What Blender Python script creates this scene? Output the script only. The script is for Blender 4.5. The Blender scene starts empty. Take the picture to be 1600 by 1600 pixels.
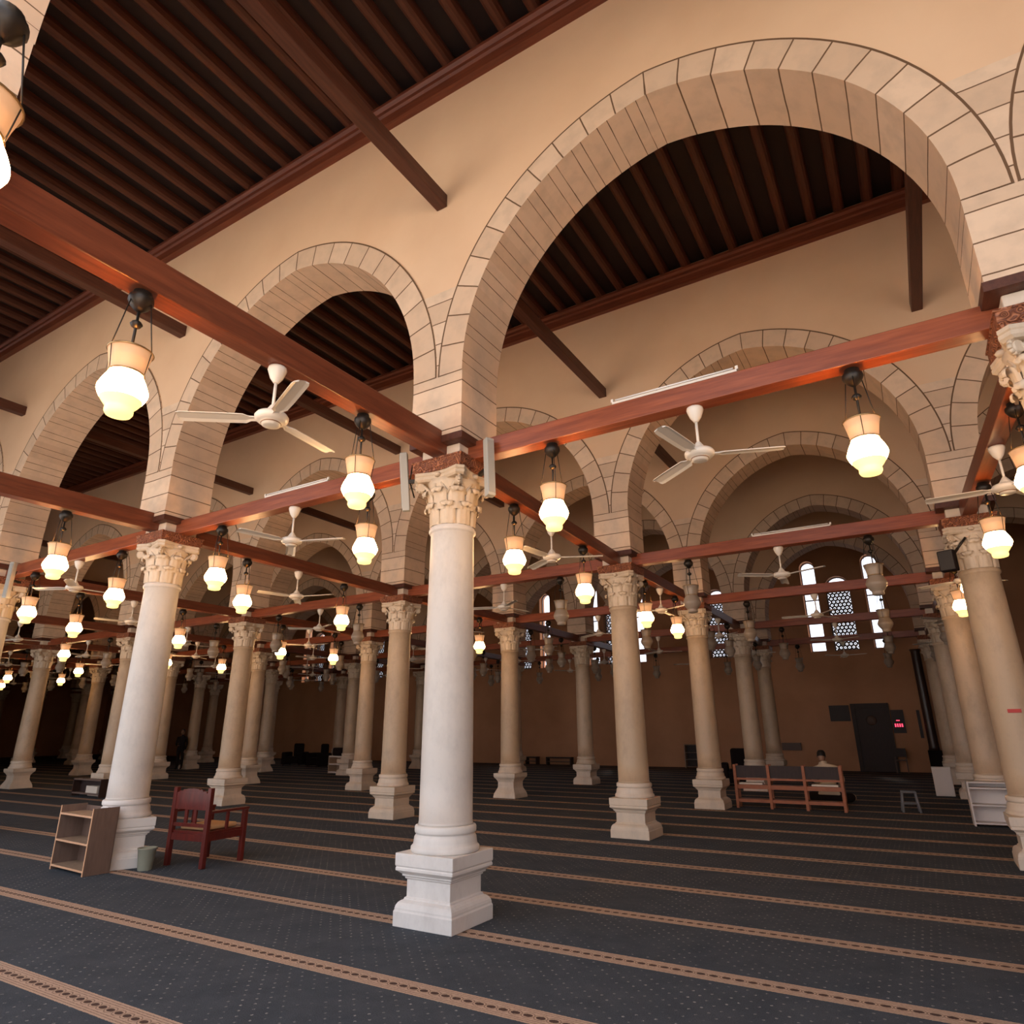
import bpy, math, random
from mathutils import Vector, Matrix
random.seed(7)
PI = math.pi
C = bpy.context.scene.collection

# ------------------------------------------------------------------ camera, world, sun, exposure
cam_d = bpy.data.cameras.new('camera'); cam = bpy.data.objects.new('camera', cam_d); C.objects.link(cam)
bpy.context.scene.camera = cam
rt = Vector((0.85600047, 0.51692915, -0.00688821)); up = Vector((0.16948613, -0.26802032, 0.94838787)); fw = Vector((-0.48840316, 0.81298792, 0.31703785))
M = Matrix((rt, up, -fw)).transposed().to_4x4(); M.translation = Vector((4.151, -0.937, 1.6)); cam.matrix_world = M
cam_d.sensor_width = 36; cam_d.sensor_fit = 'HORIZONTAL'; cam_d.lens = 36 * 1017.93 / 1600; cam_d.clip_start = .05; cam_d.clip_end = 300
world = bpy.data.worlds.new('world'); bpy.context.scene.world = world; world.use_nodes = True
bg = world.node_tree.nodes['Background']; bg.inputs[0].default_value = (.88, .91, 1.02, 1); bg.inputs[1].default_value = 1.6
sun_d = bpy.data.lights.new('sun', 'SUN'); sun_d.energy = 14.0; sun_d.angle = .01; sun_d.color = (1, .84, .64)
sun = bpy.data.objects.new('sun', sun_d); C.objects.link(sun); sun.rotation_euler = (math.radians(-38), 0, math.radians(25))
vs = bpy.context.scene.view_settings; vs.view_transform = 'Standard'; vs.look = 'None'; vs.gamma = 1; vs.use_curve_mapping = False; vs.exposure = 0.38
LAMP = 27.0      # radiance of a lit lantern globe
bpy.context.scene.cycles.max_bounces = 10; bpy.context.scene.cycles.diffuse_bounces = 6

# ------------------------------------------------------------------ node helpers and materials
def mat(name, col, rough=.7, spec=.4, metal=0, emit=None, estr=0):
    m = bpy.data.materials.new(name); m.use_nodes = True
    b = m.node_tree.nodes['Principled BSDF']
    b.inputs['Base Color'].default_value = (*col, 1); b.inputs['Roughness'].default_value = rough
    b.inputs['Specular IOR Level'].default_value = spec; b.inputs['Metallic'].default_value = metal
    if emit: b.inputs['Emission Color'].default_value = (*emit, 1); b.inputs['Emission Strength'].default_value = estr
    return m
class N:
    def __init__(s, m): s.t = m.node_tree; s.b = s.t.nodes['Principled BSDF']
    def n(s, typ, **k):
        x = s.t.nodes.new(typ)
        for a, v in k.items(): setattr(x, a, v)
        return x
    def l(s, a, b): s.t.links.new(a, b)
    def math(s, op, a, b=None, c=None):
        x = s.n('ShaderNodeMath', operation=op)
        for i, v in enumerate((a, b, c)):
            if v is None: continue
            if isinstance(v, (int, float)): x.inputs[i].default_value = v
            else: s.l(v, x.inputs[i])
        return x.outputs[0]
    def mix(s, f, a, b):
        x = s.n('ShaderNodeMix', data_type='RGBA')
        if isinstance(f, (int, float)): x.inputs[0].default_value = f
        else: s.l(f, x.inputs[0])
        for i, v in ((6, a), (7, b)):
            if isinstance(v, tuple): x.inputs[i].default_value = (*v, 1)
            else: s.l(v, x.inputs[i])
        return x.outputs[2]
    def noise(s, scale, detail=4, vec=None, rough=.55, coord='Object', stretch=None):
        tc = s.n('ShaderNodeTexCoord').outputs[coord] if vec is None else vec
        if stretch:
            mp = s.n('ShaderNodeMapping'); mp.inputs['Scale'].default_value = stretch; s.l(tc, mp.inputs[0]); tc = mp.outputs[0]
        x = s.n('ShaderNodeTexNoise'); s.l(tc, x.inputs['Vector']); x.inputs['Scale'].default_value = scale
        x.inputs['Detail'].default_value = detail; x.inputs['Roughness'].default_value = rough
        return x.outputs[0]
    def ramp(s, f, p0, p1):
        x = s.n('ShaderNodeMapRange'); s.l(f, x.inputs[0]); x.inputs[1].default_value = p0; x.inputs[2].default_value = p1
        return x.outputs[0]
    def bump(s, h, strength=.3, dist=.02):
        x = s.n('ShaderNodeBump'); x.inputs['Strength'].default_value = strength; x.inputs['Distance'].default_value = dist
        s.l(h, x.inputs['Height']); s.l(x.outputs[0], s.b.inputs['Normal'])
    def color(s, c): s.l(c, s.b.inputs['Base Color'])

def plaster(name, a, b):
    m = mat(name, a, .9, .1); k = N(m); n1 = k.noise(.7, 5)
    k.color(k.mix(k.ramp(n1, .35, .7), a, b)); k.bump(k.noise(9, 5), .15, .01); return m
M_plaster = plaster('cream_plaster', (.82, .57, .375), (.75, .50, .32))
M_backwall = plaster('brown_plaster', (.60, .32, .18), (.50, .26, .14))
M_front = plaster('outer_plaster', (.70, .58, .42), (.62, .50, .36))

def stone(name, brick):
    m = mat(name, (.6, .48, .36), .85, .15); k = N(m)
    uv = k.n('ShaderNodeUVMap', uv_map='UVMap').outputs[0]; sp = k.n('ShaderNodeSeparateXYZ'); k.l(uv, sp.inputs[0]); u, v = sp.outputs[0], sp.outputs[1]
    wob = k.math('MULTIPLY', k.math('SUBTRACT', k.noise(3, 3), .5), .05)
    uu = k.math('ADD', u, wob); fu = k.math('FRACT', uu); du = k.math('SUBTRACT', .5, k.math('ABSOLUTE', k.math('SUBTRACT', fu, .5)))
    line = k.math('LESS_THAN', du, .022)
    cell = k.math('FLOOR', uu)
    if brick:
        vv = k.math('ADD', v, k.math('MULTIPLY', k.math('MODULO', cell, 2.0), .5)); fv = k.math('FRACT', vv)
        dv = k.math('SUBTRACT', .5, k.math('ABSOLUTE', k.math('SUBTRACT', fv, .5)))
        line = k.math('MAXIMUM', line, k.math('LESS_THAN', dv, .013)); cell = k.math('ADD', cell, k.math('MULTIPLY', k.math('FLOOR', vv), 7.3))
    else:
        line = k.math('MAXIMUM', line, k.math('GREATER_THAN', v, .97))
    wn = k.n('ShaderNodeTexWhiteNoise', noise_dimensions='1D'); k.l(k.math('ADD', cell, .5), wn.inputs['W'])
    c = k.mix(wn.outputs[0], (.78, .575, .41), (.66, .465, .32)); c = k.mix(k.math('MULTIPLY', k.ramp(k.noise(5, 6), .45, .75), .45), c, (.46, .34, .25))
    k.color(k.mix(line, c, (.16, .09, .05)))
    h = k.math('SUBTRACT', k.math('MULTIPLY', k.noise(14, 5), .25), line); k.bump(h, .5, .012); return m
M_ring = stone('arch_stone', False); M_pier = stone('pier_stone', False)

def marble(name, a, b, vein):
    m = mat(name, a, .45, .4); k = N(m)
    oi = k.n('ShaderNodeObjectInfo').outputs['Random']
    c = k.mix(oi, a, b); c = k.mix(k.math('MULTIPLY', k.ramp(k.noise(2.2, 8, stretch=(1, 1, .5), rough=.7), .47, .68), .65), c, vein)
    c = k.mix(k.math('MULTIPLY', k.ramp(k.noise(13, 6), .55, .8), .25), c, vein); k.color(c); k.bump(k.noise(30, 4), .08, .005); return m
M_shaft = marble('column_marble', (.61, .455, .315), (.53, .385, .25), (.34, .25, .175))
M_shaftw = marble('pale_column_marble', (.66, .60, .54), (.64, .58, .52), (.46, .42, .39))
M_white = marble('white_marble', (.74, .61, .48), (.68, .54, .40), (.50, .41, .32))
M_pedsky = marble('skylit_pedestal_marble', (.76, .71, .66), (.74, .69, .63), (.56, .51, .47))  # same pedestal marble made whiter: courtyard skylight on the first row put into the colour
M_cap = marble('carved_marble', (.69, .565, .43), (.62, .49, .35), (.40, .31, .22))
M_stoneblock = marble('block_stone', (.76, .64, .52), (.72, .59, .46), (.6, .48, .36))

def wood(name, a, b, rough=.45, st=(.6, 8, 8), scale=4, spec=.4):
    m = mat(name, a, rough, spec); k = N(m); n = k.noise(scale, 6, stretch=st, rough=.6)
    k.color(k.mix(k.ramp(n, .3, .75), a, b)); k.bump(n, .15, .01); return m
M_tie = wood('reddish_beam_wood', (.36, .095, .038), (.18, .042, .019), .32, (.5, 7, 7))
M_tieB = wood('brown_beam_wood', (.22, .062, .028), (.11, .028, .014), .36, (.5, 7, 7))
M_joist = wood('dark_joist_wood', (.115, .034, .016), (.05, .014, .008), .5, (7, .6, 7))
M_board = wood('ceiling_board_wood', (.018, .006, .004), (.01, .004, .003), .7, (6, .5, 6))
M_cornice = wood('cornice_wood', (.22, .06, .028), (.11, .028, .015), .4, (.5, 7, 7))
M_upper = wood('dark_upper_beam_wood', (.12, .04, .022), (.06, .02, .012), .5, (7, .6, 7))
M_carve = mat('carved_wood', (.35, .13, .06), .5, .4); k = N(M_carve)
vo = k.n('ShaderNodeTexVoronoi', feature='SMOOTH_F1'); vo.inputs['Scale'].default_value = 17; k.l(k.n('ShaderNodeTexCoord').outputs['Object'], vo.inputs['Vector'])
wv = k.math('SINE', k.math('MULTIPLY', vo.outputs['Distance'], 34)); k.color(k.mix(k.ramp(wv, -.3, .6), (.16, .05, .025), (.38, .14, .065))); k.bump(wv, .6, .01)
M_chair = wood('red_chair_wood', (.14, .018, .012), (.07, .01, .008), .3, (5, 5, 1))
M_orange = wood('orange_rack_wood', (.42, .14, .055), (.28, .085, .035), .45, (2, 8, 8))
M_case = wood('grey_brown_laminate', (.19, .12, .09), (.14, .088, .066), .5, (8, 8, 1))
M_casein = wood('pale_shelf_laminate', (.40, .27, .18), (.30, .2, .13), .5, (2, 8, 8))
M_edge = wood('pale_shelf_edge', (.72, .40, .22), (.60, .32, .17), .5, (8, 8, 1))
M_dark = mat('dark_metal', (.035, .028, .022), .4, .5, .6)
M_brass = mat('dull_brass', (.35, .22, .10), .35, .5, .8)
M_fan = mat('cream_enamel', (.80, .72, .62), .35, .5)
M_fanring = mat('brown_ring', (.25, .14, .08), .5)
M_grey = mat('grey_speaker_metal', (.42, .41, .37), .5, .4); M_grille = mat('grey_grille', (.33, .32, .29), .6)
M_whiteP = mat('white_laminate', (.74, .66, .60), .5, .4); M_greyp = mat('grey_plastic', (.20, .20, .21), .45, .4)
M_greenp = mat('grey_green_plastic', (.30, .31, .24), .45, .4); M_black = mat('black_fabric', (.015, .01, .01), .9, .1)
M_paper = mat('white_paper', (.75, .66, .55), .8, .1); M_red = mat('red_tape', (.55, .05, .04), .5)
M_cush = mat('tan_cushion', (.60, .36, .18), .85, .1); M_skin = mat('skin', (.30, .16, .10), .6); M_hair = mat('black_hair', (.01, .008, .007), .6)
M_shirt = mat('cream_shirt', (.72, .58, .42), .85, .1); M_darkrobe = mat('dark_robe', (.02, .014, .013), .9, .1)
M_darkdoor = wood('dark_door_wood', (.045, .022, .016), (.025, .012, .009), .55, (7, 7, 1))
M_frameP = mat('dark_notice', (.035, .02, .015), .5); M_darkmarble = mat('dark_marble', (.045, .025, .02), .3, .5)
M_brownmetal = mat('brown_metal', (.12, .07, .05), .5)
M_led = mat('red_led', (.3, .01, .02), .5, emit=(1, .06, .12), estr=1.6)
M_windowframe = mat('grey_window_frame', (.22, .19, .19), .6); M_stucco = mat('pale_stucco_grille', (.16, .12, .10), .8)
M_glass = mat('window_glass', (.9, .92, .95), .03, .5); k = N(M_glass); k.b.inputs['Transmission Weight'].default_value = 1; k.b.inputs['IOR'].default_value = 1.01
M_tube = mat('white_tube_glass', (.85, .82, .78), .3, .5)
def globe(name, strength):
    m = mat(name, (.9, .8, .6), .3, .4); k = N(m)
    k.b.inputs['Emission Color'].default_value = (1.0, .56, .24, 1); k.b.inputs['Emission Strength'].default_value = strength; return m
M_globe = globe('lit_globe_glass', LAMP)
M_cup = mat('lit_cup_glass', (.9, .75, .4), .3, .4, emit=(1, .72, .22), estr=1.3)
M_shade = mat('glowing_shade_glass', (.72, .42, .24), .4, .4, emit=(1, .50, .22), estr=.28)
M_uglobe = mat('unlit_globe_glass', (.34, .27, .21), .3, .4)

# carpet: blue-grey pile, pale flecks, tan prayer-row bands with a chain of lozenges
S0, SD = 0.648, 1.1895
M_carpet = mat('blue_grey_carpet', (.05, .06, .07), .95, .1); k = N(M_carpet)
tc = k.n('ShaderNodeTexCoord').outputs['Object']; sp = k.n('ShaderNodeSeparateXYZ'); k.l(tc, sp.inputs[0]); X, Y = sp.outputs[0], sp.outputs[1]
Yr = k.math('SUBTRACT', Y, k.math('MULTIPLY', X, .0052))
edge = k.math('MULTIPLY', k.math('SUBTRACT', k.noise(60, 2), .5), .012)
d = k.math('ADD', k.math('SUBTRACT', k.math('MULTIPLY', k.math('FRACT', k.math('DIVIDE', k.math('ADD', k.math('SUBTRACT', Yr, S0), SD * 20.5), SD)), SD), SD / 2), edge)
ad = k.math('ABSOLUTE', d)
band = k.math('LESS_THAN', ad, .098)
lx = k.math('ABSOLUTE', k.math('SUBTRACT', k.math('FRACT', k.math('DIVIDE', X, .086)), .5))      # 0 at lozenge centre
e1 = k.math('ADD', k.math('POWER', k.math('DIVIDE', lx, .36), 2.0), k.math('POWER', k.math('DIVIDE', ad, .021), 2.0))
loz = k.math('LESS_THAN', e1, 1.0)
ln = k.math('MULTIPLY', k.math('GREATER_THAN', ad, .052), k.math('LESS_THAN', ad, .058)); ln2 = k.math('MULTIPLY', k.math('GREATER_THAN', ad, .074), k.math('LESS_THAN', ad, .080))
e2 = k.math('ABSOLUTE', k.math('SUBTRACT', k.math('ADD', k.math('POWER', k.math('DIVIDE', lx, .5), 2.0), k.math('POWER', k.math('DIVIDE', ad, .036), 2.0)), 1.0))
dark = k.math('MAXIMUM', loz, k.math('MULTIPLY', k.math('MAXIMUM', k.math('MAXIMUM', ln, ln2), k.math('LESS_THAN', e2, .16)), .6))
bandc = k.mix(dark, (.52, .37, .275), (.075, .046, .038))
def cellf(a, s, o=0.0): return k.math('ABSOLUTE', k.math('SUBTRACT', k.math('FRACT', k.math('ADD', k.math('DIVIDE', a, s), o)), .5))
p1 = k.math('ADD', k.math('POWER', cellf(X, .12), 2.0), k.math('POWER', cellf(Y, .12), 2.0))
p2 = k.math('ADD', k.math('POWER', cellf(X, .12, .5), 2.0), k.math('POWER', cellf(Y, .12, .5), 2.0))
dots = k.math('LESS_THAN', k.math('MINIMUM', p1, p2), .0062)
wn2 = k.n('ShaderNodeTexWhiteNoise', noise_dimensions='2D'); cmb = k.n('ShaderNodeCombineXYZ'); k.l(k.math('FLOOR', k.math('DIVIDE', X, .06)), cmb.inputs[0]); k.l(k.math('FLOOR', k.math('DIVIDE', Y, .06)), cmb.inputs[1]); k.l(cmb.outputs[0], wn2.inputs['Vector'])
dots = k.math('MULTIPLY', dots, k.math('MULTIPLY', k.ramp(k.noise(2.5, 4), .38, .62), k.ramp(wn2.outputs[0], 0, .8)))
pile = k.mix(k.ramp(k.noise(3.5, 6, rough=.7), .3, .75), (.058, .070, .086), (.092, .104, .120))
pile = k.mix(k.ramp(k.noise(140, 2), .4, .9), pile, (.028, .032, .040))
basec = k.mix(k.math('MULTIPLY', dots, .8), pile, (.42, .42, .40))
k.color(k.mix(band, basec, k.mix(k.math('MULTIPLY', k.ramp(k.noise(70, 2), .4, .8), .35), bandc, (.22, .12, .08))))
k.bump(k.noise(160, 2), .25, .006); 
M_court = mat('courtyard_marble', (.78, .74, .68), .6, .3)

# ------------------------------------------------------------------ mesh helpers
class MB:
    def __init__(s): s.v = []; s.f = []; s.uv = []; s.sm = []
    def quad(s, pts, uvs=None, smooth=False):
        b = len(s.v); s.v += [tuple(p) for p in pts]; s.f.append(tuple(range(b, b + len(pts)))); s.uv.append(uvs or [(0, 0)] * len(pts)); s.sm.append(smooth)
    def box(s, x0, x1, y0, y1, z0, z1, m=None):
        p = [(x, y, z) for z in (z0, z1) for y in (y0, y1) for x in (x0, x1)]
        if m is not None: p = [tuple(m @ Vector(q)) for q in p]
        b = len(s.v); s.v += p
        for f in ((0, 2, 3, 1), (4, 5, 7, 6), (0, 1, 5, 4), (2, 6, 7, 3), (0, 4, 6, 2), (1, 3, 7, 5)):
            s.f.append(tuple(b + i for i in f)); s.uv.append([(0, 0)] * 4); s.sm.append(False)
        return s
    def lathe(s, prof, n=24, m=None, smooth=True, cap=True, a0=0.0):
        b = len(s.v)
        for r, z in prof:
            for i in range(n):
                a = a0 + 2 * PI * i / n; p = (r * math.cos(a), r * math.sin(a), z)
                s.v.append(tuple(m @ Vector(p)) if m is not None else p)
        for j in range(len(prof) - 1):
            for i in range(n):
                i2 = (i + 1) % n; s.f.append((b + j * n + i, b + j * n + i2, b + (j + 1) * n + i2, b + (j + 1) * n + i)); s.uv.append([(0, 0)] * 4); s.sm.append(smooth)
        if cap:
            s.f.append(tuple(b + i for i in range(n))[::-1]); s.uv.append([(0, 0)] * n); s.sm.append(False)
            t = b + (len(prof) - 1) * n; s.f.append(tuple(t + i for i in range(n))); s.uv.append([(0, 0)] * n); s.sm.append(False)
        return s
    def square(s, prof, m=None):
        return s.lathe([(r * math.sqrt(2), z) for r, z in prof], 4, m, False, True, PI / 4)
    def tube(s, p0, p1, r0, r1=None, n=8, smooth=True):
        p0 = Vector(p0); p1 = Vector(p1); d = p1 - p0; q = Vector((0, 0, 1)).rotation_difference(d.normalized()) if d.length > 1e-9 else None
        mm = Matrix.Translation(p0) @ q.to_matrix().to_4x4(); return s.lathe([(r0, 0), (r0 if r1 is None else r1, d.length)], n, mm, smooth)
    def build(s, name, material, parent=None, loc=None, rotz=0):
        me = bpy.data.meshes.new(name); me.from_pydata(s.v, [], s.f)
        if any(any(u != (0, 0) for u in l) for l in s.uv):
            ul = me.uv_layers.new(name='UVMap'); i = 0
            for l in s.uv:
                for u in l: ul.data[i].uv = u; i += 1
        me.polygons.foreach_set('use_smooth', s.sm); me.materials.append(material); me.update()
        o = bpy.data.objects.new(name, me); C.objects.link(o)
        if parent: o.parent = parent
        if loc: o.location = loc
        o.rotation_euler.z = rotz
        return o
def tag(o, label, cat, group=None):
    o['label'] = label; o['category'] = cat
    if group: o['group'] = group
    return o
def thing(name, label, cat, loc=(0, 0, 0), rotz=0, group=None):
    o = bpy.data.objects.new(name, None); C.objects.link(o); o.location = loc; o.rotation_euler.z = rotz; o.empty_display_size = .1
    return tag(o, label, cat, group)
def copy_tree(o, parent=None):
    c = o.copy(); C.objects.link(c); c.parent = parent
    for ch in list(kids.get(o.name, [])): copy_tree(ch, c)
    return c
kids = {}
def reg(root):
    kids[root.name] = list(root.children)
    for ch in root.children: reg(ch)
def struct(o): o['kind'] = 'structure'; return o
def bevel(o, w=.008, seg=2):
    m = o.modifiers.new('bevel', 'BEVEL'); m.width = w; m.segments = seg; m.limit_method = 'ANGLE'; return o

# ------------------------------------------------------------------ the lattice of the hall
A = 5.04
ROW = {0: -.40, 1: 4.37, 2: 9.75, 3: 14.19, 4: 18.88, 5: 23.5}
WALL = 28.95
OFF = {(0, 1): .23, (-1, 1): .13, (1, 1): .31, (0, 2): -.02, (1, 2): .08, (-1, 2): -.02, (-2, 2): -.04, (-3, 2): -.03, (1, 3): -.04, (0, 4): -.04, (1, 4): -.17, (-1, 4): -.08, (-2, 4): -.1, (-3, 4): -.1,
       (0, 0): .2, (1, 0): .2}
def cx(i, j): return i * A + OFF.get((i, j), -.35 if j == 5 else 0)
IL = {0: -1, 1: -3, 2: -6, 3: -9, 4: -11, 5: -11}
IR = 2
ZI, HW, ZTOP = 4.54, .33, 9.95
ZS, RW, EP, ZST = 5.25, .32, .12, 6.35

# ------------------------------------------------------------------ floor, courtyard, outer shell
XL, XR = -52.0, 12.0
f = MB(); f.box(XL, XR, -1.6, WALL, -.3, 0); struct(f.build('floor', M_carpet))
f = MB(); f.box(XL, 40, -34, -1.6, -.3, -.02); struct(f.build('floor_courtyard', M_court))
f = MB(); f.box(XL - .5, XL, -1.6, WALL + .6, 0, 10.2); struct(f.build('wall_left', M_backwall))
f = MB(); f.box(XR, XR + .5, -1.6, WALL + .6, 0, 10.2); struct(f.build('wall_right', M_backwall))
f = MB(); f.box(XL - .5, XR + .5, -1.6, WALL + .6, 10.12, 10.4); struct(f.build('roof_slab', M_front))

# back wall with window openings (three lights to a bay)
def arch_pts(xc, hw, z0, z1, n=10):   # opening outline, round-headed: left foot .. right foot
    zs = z1 - hw; pts = [(xc - hw, z0)]
    for q in range(n + 1):
        a = PI - PI * q / n; pts.append((xc + hw * math.cos(a), zs + hw * math.sin(a)))
    pts.append((xc + hw, z0)); return pts
WC = [1.95 - A * q for q in range(0, 7)]
opens = []
for c in WC: opens += [(c - 1.05, .30, 4.56, 8.38), (c, .46, 4.56, 7.62), (c + 1.30, .30, 4.56, 8.38)]
opens.sort()
wb = MB(); ys = (WALL, WALL + .55)
def wq(p): 
    for y, fl in ((ys[0], False), (ys[1], True)):
        q = [(x, y, z) for x, z in p]; wb.quad(q[::-1] if fl else q)
x0 = XL
for (xc, hw, z0, z1) in opens:
    wq([(x0, 0), (xc - hw, 0), (xc - hw, 10.2), (x0, 10.2)]); wq([(xc - hw, 0), (xc + hw, 0), (xc + hw, z0), (xc - hw, z0)])
    ap = arch_pts(xc, hw, z0, z1)
    for (xa, za), (xb, zb) in zip(ap[1:-2], ap[2:-1]): wq([(xa, za), (xb, zb), (xb, 10.2), (xa, 10.2)])
    loop = ap + [ap[0]]
    for (xa, za), (xb, zb) in zip(loop[:-1], loop[1:]): wb.quad([(xa, ys[0], za), (xa, ys[1], za), (xb, ys[1], zb), (xb, ys[0], zb)])
    x0 = xc + hw
wq([(x0, 0), (XR, 0), (XR, 10.2), (x0, 10.2)])
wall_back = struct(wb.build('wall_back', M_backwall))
wn = 0
for c in WC:
    for kx, (xc, hw, z0, z1) in enumerate(((c - 1.05, .30, 4.56, 8.38), (c, .46, 4.56, 7.62), (c + 1.30, .30, 4.56, 8.38))):
        wn += 1; w = bpy.data.objects.new('window_%d' % wn, None); C.objects.link(w); w.location = (xc, WALL + .3, 0); struct(w)
        fr = MB(); ap = arch_pts(0, hw, z0, z1); ip = arch_pts(0, hw - .045, z0 + .045, z1 - .045)
        for q in range(len(ap) - 1):
            a, b, c2, d2 = ap[q], ap[q + 1], ip[q + 1], ip[q]
            fr.quad([(a[0], -.03, a[1]), (b[0], -.03, b[1]), (c2[0], -.03, c2[1]), (d2[0], -.03, d2[1])]); fr.quad([(d2[0], -.03, d2[1]), (c2[0], -.03, c2[1]), (c2[0], .03, c2[1]), (d2[0], .03, d2[1])])
        fr.box(-hw, hw, -.03, .03, z0, z0 + .05)
        if kx != 1: fr.box(-hw, hw, -.02, .02, 6.7, 6.75)
        fr.build('window_frame', M_windowframe, w)
        g = MB(); ap = arch_pts(0, hw - .04, z0 + .04, z1 - .04); g.quad([(x, .02, z) for x, z in ap]); g.build('window_pane', M_glass, w)
        if kx == 1:   # pierced stucco grille: bars in a star lattice
            s = MB(); R_ = hw - .04; zc = z1 - hw
            def inside(x, z): return abs(x) < R_ and z > z0 and (z < zc or (x * x + (z - zc) ** 2) < R_ * R_)
            st = .155; nx = int(R_ / st) + 1
            for a in range(-nx - 1, nx + 2):
                for b in range(0, int((z1 - z0) / st) + 2):
                    px, pz = a * st + (st / 2 if b % 2 else 0), z0 + b * st * .87
                    if not inside(px, pz): continue
                    for t in range(6):
                        an = t * PI / 3 + PI / 6; qx, qz = px + st * .5 * math.cos(an), pz + st * .5 * math.sin(an); rx, rz = px + st * .62 * math.cos(an + PI / 3), pz + st * .62 * math.sin(an + PI / 3)
                        if inside(qx, qz) and inside(rx, rz): s.tube((qx, -.01, qz), (rx, -.01, rz), .031, n=4, smooth=False)
                    s.tube((px, -.03, pz), (px, .01, pz), .03, n=6, smooth=False)
            s.build('stucco_grille', M_stucco, w)

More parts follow.
